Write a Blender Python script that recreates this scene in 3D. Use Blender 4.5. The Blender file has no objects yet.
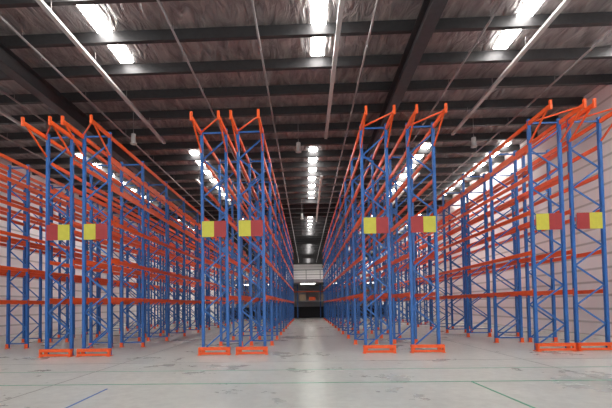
import bpy, math, random
from mathutils import Vector, Matrix
random.seed(4)
SC=bpy.context.scene
COL=SC.collection

# ---------------------------------------------------------------- materials
def mat(name,col,rough=.5,metal=0.,noise=0.,scale=8.,bump=0.,emit=0.):
    m=bpy.data.materials.new(name); m.use_nodes=True
    nt=m.node_tree; b=nt.nodes['Principled BSDF']
    b.inputs['Base Color'].default_value=(*col,1)
    b.inputs['Roughness'].default_value=rough
    b.inputs['Metallic'].default_value=metal
    if noise or bump:
        tc=nt.nodes.new('ShaderNodeTexCoord')
        n=nt.nodes.new('ShaderNodeTexNoise'); n.inputs['Scale'].default_value=scale
        n.inputs['Detail'].default_value=6
        nt.links.new(tc.outputs['Object'],n.inputs['Vector'])
        if noise:
            r=nt.nodes.new('ShaderNodeValToRGB')
            r.color_ramp.elements[0].position=.3; r.color_ramp.elements[1].position=.7
            r.color_ramp.elements[0].color=(*[c*(1-noise) for c in col],1)
            r.color_ramp.elements[1].color=(*[min(1,c*(1+noise)) for c in col],1)
            nt.links.new(n.outputs['Fac'],r.inputs['Fac']); nt.links.new(r.outputs['Color'],b.inputs['Base Color'])
        if bump:
            bp=nt.nodes.new('ShaderNodeBump'); bp.inputs['Strength'].default_value=bump
            nt.links.new(n.outputs['Fac'],bp.inputs['Height']); nt.links.new(bp.outputs['Normal'],b.inputs['Normal'])
    if emit:
        b.inputs['Emission Color'].default_value=(*col,1)
        b.inputs['Emission Strength'].default_value=emit
    return m
BLUE=mat('blue_paint',(0.018,0.115,0.38),.36,noise=.12)
ORANGE=mat('orange_paint',(0.84,0.105,0.014),.4,noise=.08)
YELLOW=mat('sign_yellow',(0.55,0.50,0.05),.5,noise=.05)
RED=mat('sign_red',(0.34,0.026,0.028),.5,noise=.05)
STEEL=mat('dark_steel',(0.05,0.05,0.054),.5,metal=.2,noise=.15)
PURL=mat('purlin_steel',(0.045,0.043,0.045),.5,metal=.3,noise=.15)
PIPE=mat('white_pipe',(0.5,0.5,0.49),.4,noise=.06)
DPIPE=mat('grey_pipe',(0.3,0.28,0.28),.4,noise=.1)
SHADE=mat('painted_interior_shade',(0.012,0.012,0.013),.8,noise=.2)  # near-black colour standing in for shade inside the far opening
SKY=mat('skylight_panel',(1.0,0.98,0.94),.5,emit=29)
FILL_GLOW=mat('added_fill_glow',(1.0,0.98,0.94),.5,emit=6)  # emitter added to lift the far end of the aisle
GREENL=mat('green_line',(0.06,0.30,0.18),.5,noise=.2)
BLUEL=mat('blue_line',(0.05,0.16,0.45),.5,noise=.2)
JOINT=mat('floor_joint',(0.22,0.22,0.21),.7,noise=.1)
BOLT=mat('zinc',(0.5,0.5,0.5),.4,metal=.8,noise=.05)
CONC=mat('grey_panel',(0.35,0.34,0.34),.6,noise=.1)
CARTON=mat('carton',(0.42,0.33,0.22),.7,noise=.1)

def floor_mat():
    m=bpy.data.materials.new('polished_concrete'); m.use_nodes=True
    nt=m.node_tree; b=nt.nodes['Principled BSDF']; L=nt.links
    tc=nt.nodes.new('ShaderNodeTexCoord')
    n=nt.nodes.new('ShaderNodeTexNoise'); n.inputs['Scale'].default_value=.45; n.inputs['Detail'].default_value=10; n.inputs['Roughness'].default_value=.66
    L.new(tc.outputs['Object'],n.inputs['Vector'])
    r=nt.nodes.new('ShaderNodeValToRGB')
    r.color_ramp.elements[0].position=.28; r.color_ramp.elements[0].color=(.36,.378,.35,1)
    r.color_ramp.elements[1].position=.72; r.color_ramp.elements[1].color=(.53,.545,.51,1)
    L.new(n.outputs['Fac'],r.inputs['Fac'])
    n2=nt.nodes.new('ShaderNodeTexNoise'); n2.inputs['Scale'].default_value=5; n2.inputs['Detail'].default_value=10; n2.inputs['Roughness'].default_value=.7
    L.new(tc.outputs['Object'],n2.inputs['Vector'])
    mx=nt.nodes.new('ShaderNodeMixRGB'); mx.blend_type='OVERLAY'; mx.inputs['Fac'].default_value=.4
    L.new(r.outputs['Color'],mx.inputs['Color1']); L.new(n2.outputs['Fac'],mx.inputs['Color2'])
    L.new(mx.outputs['Color'],b.inputs['Base Color'])
    mr=nt.nodes.new('ShaderNodeMapRange'); mr.inputs['To Min'].default_value=.2; mr.inputs['To Max'].default_value=.38
    L.new(n.outputs['Fac'],mr.inputs['Value']); L.new(mr.outputs['Result'],b.inputs['Roughness'])
    b.inputs['Specular IOR Level'].default_value=.6
    return m
def foil_mat():
    m=bpy.data.materials.new('foil_insulation'); m.use_nodes=True
    nt=m.node_tree; b=nt.nodes['Principled BSDF']; L=nt.links
    tc=nt.nodes.new('ShaderNodeTexCoord')
    mp=nt.nodes.new('ShaderNodeMapping'); mp.inputs['Scale'].default_value=(2.0,.6,1)
    L.new(tc.outputs['Object'],mp.inputs['Vector'])
    n=nt.nodes.new('ShaderNodeTexNoise'); n.inputs['Scale'].default_value=1.6; n.inputs['Detail'].default_value=7; n.inputs['Distortion'].default_value=1.0
    L.new(mp.outputs['Vector'],n.inputs['Vector'])
    r=nt.nodes.new('ShaderNodeValToRGB')
    r.color_ramp.elements[0].position=.3; r.color_ramp.elements[0].color=(.20,.182,.182,1)
    r.color_ramp.elements[1].position=.7; r.color_ramp.elements[1].color=(.48,.447,.443,1)
    L.new(n.outputs['Fac'],r.inputs['Fac']); L.new(r.outputs['Color'],b.inputs['Base Color'])
    bp=nt.nodes.new('ShaderNodeBump'); bp.inputs['Strength'].default_value=.9; bp.inputs['Distance'].default_value=.25
    L.new(n.outputs['Fac'],bp.inputs['Height']); L.new(bp.outputs['Normal'],b.inputs['Normal'])
    b.inputs['Metallic'].default_value=.5; b.inputs['Roughness'].default_value=.4
    return m
def wall_mat():
    m=bpy.data.materials.new('white_cladding'); m.use_nodes=True
    nt=m.node_tree; b=nt.nodes['Principled BSDF']; L=nt.links
    tc=nt.nodes.new('ShaderNodeTexCoord')
    w=nt.nodes.new('ShaderNodeTexWave'); w.bands_direction='Z'; w.inputs['Scale'].default_value=.55; w.inputs['Distortion'].default_value=0
    L.new(tc.outputs['Object'],w.inputs['Vector'])
    r=nt.nodes.new('ShaderNodeValToRGB')
    r.color_ramp.elements[0].position=0; r.color_ramp.elements[0].color=(.5,.47,.47,1)
    r.color_ramp.elements[1].position=.12; r.color_ramp.elements[1].color=(.85,.805,.815,1)
    L.new(w.outputs['Fac'],r.inputs['Fac']); L.new(r.outputs['Color'],b.inputs['Base Color'])
    b.inputs['Roughness'].default_value=.6
    return m
FLOOR=floor_mat(); FOIL=foil_mat(); WALL=wall_mat()

# ---------------------------------------------------------------- mesh builder
class MB:
    def __init__(s): s.v=[];s.f=[];s.m=[];s.mats=[]
    def mi(s,m):
        if m not in s.mats: s.mats.append(m)
        return s.mats.index(m)
    def box(s,x0,x1,y0,y1,z0,z1,m):
        i=len(s.v)
        s.v+=[(x0,y0,z0),(x1,y0,z0),(x1,y1,z0),(x0,y1,z0),(x0,y0,z1),(x1,y0,z1),(x1,y1,z1),(x0,y1,z1)]
        s.f+=[tuple(i+k for k in q) for q in((0,3,2,1),(4,5,6,7),(0,1,5,4),(1,2,6,5),(2,3,7,6),(3,0,4,7))]
        s.m+=[s.mi(m)]*6
    def bar(s,p,q,w,h,m):
        p=Vector(p);q=Vector(q);d=(q-p).normalized()
        u=Vector((0,0,1)) if abs(d.z)<.95 else Vector((0,1,0))
        a=d.cross(u).normalized(); b=a.cross(d).normalized()
        i=len(s.v)
        for c in(p,q):
            for sa,sb in((-1,-1),(1,-1),(1,1),(-1,1)):
                s.v.append(tuple(c+a*sa*w/2+b*sb*h/2))
        s.f+=[tuple(i+k for k in qd) for qd in((0,3,2,1),(4,5,6,7),(0,1,5,4),(1,2,6,5),(2,3,7,6),(3,0,4,7))]
        s.m+=[s.mi(m)]*6
    def prof(s,pts,z0,z1,m):   # extruded closed profile in xy
        i=len(s.v);n=len(pts)
        s.v+=[(x,y,z0) for x,y in pts]+[(x,y,z1) for x,y in pts]
        for k in range(n):
            s.f.append((i+k,i+(k+1)%n,i+n+(k+1)%n,i+n+k)); s.m.append(s.mi(m))
        s.f.append(tuple(i+n+k for k in range(n))); s.m.append(s.mi(m))
        s.f.append(tuple(i+k for k in reversed(range(n)))); s.m.append(s.mi(m))
    def tube(s,p,q,r,m,n=8):
        p=Vector(p);q=Vector(q);d=(q-p).normalized()
        u=Vector((0,0,1)) if abs(d.z)<.95 else Vector((0,1,0))
        a=d.cross(u).normalized(); b=a.cross(d)
        i=len(s.v)
        for c in(p,q):
            for k in range(n):
                t=2*math.pi*k/n; s.v.append(tuple(c+a*r*math.cos(t)+b*r*math.sin(t)))
        for k in range(n):
            s.f.append((i+k,i+(k+1)%n,i+n+(k+1)%n,i+n+k)); s.m.append(s.mi(m))
        s.f.append(tuple(i+k for k in range(n)));s.m.append(s.mi(m))
        s.f.append(tuple(i+n+k for k in reversed(range(n))));s.m.append(s.mi(m))
    def obj(s,name,parent=None,loc=(0,0,0)):
        me=bpy.data.meshes.new(name); me.from_pydata(s.v,[],s.f)
        for m in s.mats: me.materials.append(m)
        me.polygons.foreach_set('material_index',s.m); me.update()
        o=bpy.data.objects.new(name,me); COL.objects.link(o); o.location=loc
        if parent: o.parent=parent
        return o

# ---------------------------------------------------------------- shell
XL,XR,Y0,Y1,ZC=-17.5,12.4,-8,88,10.5
b=MB(); b.box(XL,XR,Y0,Y1,-.2,0,FLOOR); b.obj('floor')
b=MB(); b.box(XL,XR,Y0,Y1,ZC,ZC+.15,FOIL); b.obj('ceiling')
b=MB(); b.box(XL-.2,XL,Y0,Y1,-.2,ZC+.15,WALL); b.obj('wall_left')
b=MB(); b.box(XR,XR+.2,Y0,Y1,-.2,ZC+.15,WALL); b.obj('wall_right')
b=MB(); b.box(XL-.2,XR+.2,Y1,Y1+.2,-.2,ZC+.15,WALL); b.obj('wall_back')

# floor markings
b=MB()
for y in (10.9,19.5,29,38.5): b.box(XL,XR,y-.009,y+.009,0,.003,JOINT)
for x in (-5,5.6): b.box(x-.007,x+.007,Y0,60,0,.003,JOINT)
b.obj('floor_joints')
b=MB()
b.box(-14,11,7.9,7.94,0,.004,GREENL)
b.box(-14,11,9.5,9.525,0,.004,GREENL)
b.bar((3.1,7.9,.003),(3.2,5.3,.003),.04,.004,GREENL)
b.obj('floor_line_green')
b=MB()
b.bar((-3.72,7.5,.003),(-3.62,5.5,.003),.04,.004,BLUEL)
b.obj('floor_line_blue')

# purlins (Z sections across the building)
b=MB()
y=-7
while y<Y1:
    b.box(XL,XR,y-.03,y+.03,ZC-.32,ZC,PURL)
    b.box(XL,XR,y-.03,y+.13,ZC-.35,ZC-.32,PURL)
    y+=1.8
b.obj('roof_purlins')
# rafters (I sections along the building)
for x in (-9.9,3.7):
    b=MB()
    b.box(x-.2,x+.2,Y0,Y1,ZC-.98,ZC-.94,STEEL)
    b.box(x-.2,x+.2,Y0,Y1,ZC-.39,ZC-.355,STEEL)
    b.box(x-.025,x+.025,Y0,Y1,ZC-.94,ZC-.39,STEEL)
    b.obj('roof_rafter')
# skylights
k=1
for x in (-13.2,-6.4,.55,7.0,11.5):
    for (a,c) in ((-7,-2),(5.5,14.4),(23.2,34),(40,51),(58,69),(76,84)):
        b=MB(); b.box(x-.23,x+.23,a,c,ZC-.05,ZC-.005,SKY); b.obj('window_%d'%k); k+=1
# pipes
def pipe(name,x,z,r,m,y0=Y0,y1=80,hang=True):
    b=MB(); b.tube((x,y0,z),(x,y1,z),r,m)
    if hang:
        y=y0+2
        while y<y1:
            b.tube((x,y,z),(x,y,ZC-.34),.008,DPIPE,5)
            b.tube((x,y+.9,z-.12),(x,y+.9,z),.014,DPIPE,5)   # sprinkler head
            y+=3.6
    b.obj(name)
for x in (-14.5,-11.5,-8.6,-3.9,-1.35,2.1,5.6,9.6): pipe('sprinkler_pipe',x,9.85,.038,DPIPE)
# batten trunking (white)
for x,ya,yb in ((-7.0,8,20),(1.1,8,20),(7.3,8,20),(-7.0,26,40),(1.1,26,40),(7.3,26,40),(-12.6,14,30)):
    b=MB(); b.box(x-.07,x+.07,ya,yb,9.7,9.79,PIPE)
    yy=ya+.5
    while yy<yb:
        b.tube((x,yy,9.79),(x,yy,ZC-.34),.01,DPIPE,5); yy+=2.4
    b.obj('light_trunking')
for x,y in ((-.25,19),(-.25,34),(-7.5,17.5),(7.9,19)):
    b=MB(); b.tube((x,y,8.7),(x,y,8.75),.14,PIPE,12); b.tube((x,y,8.75),(x,y,9.15),.10,PIPE,12); b.tube((x,y,9.15),(x,y,ZC),.012,DPIPE,6)
    b.obj('high_bay_lamp')

# ---------------------------------------------------------------- racks
H=7.15; BAY=2.65; NB=11; YF=12.75
LEV=(1.78,3.0,4.25,5.35,6.25,7.0)
def frame(b,y,hw,h):
    for sx in(-1,1):
        xo=sx*hw; xi=sx*(hw-.085)
        t=.012; w=.05
        x0,x1=sorted((xo,xi))
        b.prof([(x0,y-w),(x1,y-w),(x1,y+w),(x1-.025,y+w),(x1-.025,y+w-t),(x1-t,y+w-t),(x1-t,y-w+t),(x0+t,y-w+t),(x0+t,y+w-t),(x0+.025,y+w-t),(x0+.025,y+w),(x0,y+w)],.012,h,BLUE)
        cx=(x0+x1)/2
        b.box(cx-.085,cx+.085,y-.075,y+.075,0,.012,ORANGE)
        b.box(cx-.06,cx+.06,y-.065,y-.052,.012,.17,ORANGE)
    xi=hw-.08
    z=.18
    b.bar((-xi,y,z),(xi,y,z),.035,.045,BLUE)
    sgn=1
    while z+.62<h-.1:
        b.bar((-xi*sgn,y,z),(xi*sgn,y,z+.6),.03,.045,BLUE)
        z+=.6; sgn=-sgn
    b.bar((-xi,y,h-.12),(xi,y,h-.12),.035,.045,BLUE)
def rack(x,hw,yf,nb,h=H):
    b=MB()
    for i in range(nb+1): frame(b,yf+i*BAY,hw,h)
    for i in range(nb):
        ya=yf+i*BAY+.05; yb=yf+(i+1)*BAY-.05
        for z in LEV:
            for sx in(-1,1):
                xx=sx*(hw-.03)
                b.box(xx-.025,xx+.025,ya,yb,z-.06,z+.06,ORANGE)
                for ye in(ya-.06,yb+.02):
                    b.box(sx*(hw+.003)-.006,sx*(hw+.003)+.006,ye,ye+.04,z-.13,z+.1,ORANGE)
    o=b.obj('pallet_rack',loc=(x,0,0))
    g=MB()
    for sx in(-1,1):
        xx=sx*(hw-.03)
        g.box(xx-.03,xx+.03,yf-1.15,yf-.05,h-.2,h-.08,ORANGE)
        g.bar((xx,yf-.05,h-.75),(xx,yf-1.0,h-.18),.04,.05,ORANGE)
        g.box(xx-.035,xx+.035,yf-1.2,yf-1.13,h-.24,h+.02,ORANGE)
    g.bar((-hw+.03,yf-.1,h-.14),(hw-.03,yf-1.1,h-.14),.035,.04,ORANGE)
    g.obj('top_arm',parent=o)
    g=MB(); w=hw+.03; ya=yf-.30; yb=yf-.08
    for sx in(-1,1):
        g.box(sx*w-.045,sx*w+.045,ya,yb,0,.012,ORANGE)
        g.box(sx*w-.03,sx*w+.03,ya+.05,ya+.14,.012,.24,ORANGE)
        g.bar((sx*w,ya+.1,.2),(sx*w,yb,.2),.05,.07,ORANGE)
        g.tube((sx*w,ya+.17,.012),(sx*w,ya+.17,.03),.018,BOLT,6)
    g.box(-w,w,ya+.03,ya+.07,.15,.25,ORANGE)
    g.box(-w,w,ya+.03,ya+.07,.02,.09,ORANGE)
    g.obj('foot_guard',parent=o)
    return o
rows=[(-7.87,.44,0),(-6.65,.46,1),(-2.86,.43,1),(-1.70,.43,1),(2.2,.43,1),(3.65,.44,0),(7.45,.50,1),(8.66,.50,0)]
for x,hw,s in rows:
    rack(x,hw,YF,NB)
    b=MB(); zc=3.93
    L_,R_=(RED,YELLOW) if s==0 else (YELLOW,RED)
    ys=YF-.09
    b.box(x-.38,x,ys-.012,ys,zc-.25,zc+.25,L_)
    b.box(x,x+.38,ys-.012,ys,zc-.25,zc+.25,R_)
    for sx in(-1,1): b.box(x+sx*.36-.02,x+sx*.36+.02,ys,YF-.051,zc-.2,zc+.2,BOLT)
    b.obj('rack_end_sign')
for x in(-12.4,-11.15): rack(x,.42,YF,NB)

# mezzanine at the far end
b=MB()
MY=43.5
b.box(-9,9.5,MY,MY+8,3.9,4.25,CONC)
b.box(-9,9.5,MY+7.9,MY+8,0,3.9,CONC)
for x in (-8.8,-5,-1.9,2.2,6,9.3): b.box(x-.12,x+.12,MY,MY+.2,0,3.9,STEEL)
b.box(-9,9.5,MY+3,MY+3.8,1.9,2.0,CONC)
b.box(-9,9.5,MY+3,MY+3.1,2.95,3.05,ORANGE)
b.box(-9,9.5,MY+3.7,MY+3.8,0,1.3,SHADE)  # dark sheet painted in as the shade below the shelf
x=-8.5
while x<9:
    b.box(x,x+.75,MY+3.1,MY+3.7,2.0,2.0+random.uniform(.3,.8),random.choice((ORANGE,CONC,CARTON,RED))); x+=1.1
for x in (-8.8,-4.4,-1.0,1.6,4.6,9.0): b.box(x-.05,x+.05,MY+3,MY+3.1,0,3.9,BLUE)
for x in (-7,-3.5,.2,3.8,7): b.box(x-.8,x+.8,MY+1.6,MY+1.75,3.8,3.86,FILL_GLOW)  # added fill strips under the deck, brightening the shelf area
b.box(-9,9.5,MY,MY+.05,5.2,5.25,STEEL)
b.box(-9,9.5,MY,MY+.05,4.7,4.74,STEEL)
for i in range(13): b.box(-9+i*1.5,-8.95+i*1.5,MY,MY+.05,4.25,5.2,STEEL)
b.obj('mezzanine_platform')

# ---------------------------------------------------------------- world + camera
w=bpy.data.worlds.new('World'); SC.world=w; w.use_nodes=True
bg=w.node_tree.nodes['Background']; bg.inputs[0].default_value=(.94,.97,1,1); bg.inputs[1].default_value=1.75
SC.view_settings.view_transform='Standard'
cam=bpy.data.cameras.new('camera'); cam.lens=24; cam.sensor_width=36
co=bpy.data.objects.new('camera',cam); COL.objects.link(co)
yaw,pitch,roll=math.radians(2),math.radians(2),math.radians(-.9)
M=Matrix.Rotation(yaw,4,'Z')@Matrix.Rotation(math.pi/2+pitch,4,'X')@Matrix.Rotation(roll,4,'Z')
co.matrix_world=Matrix.Translation((0,0,1.5))@M
cam.shift_x=.023; cam.shift_y=.142
cam.clip_end=300
SC.camera=co
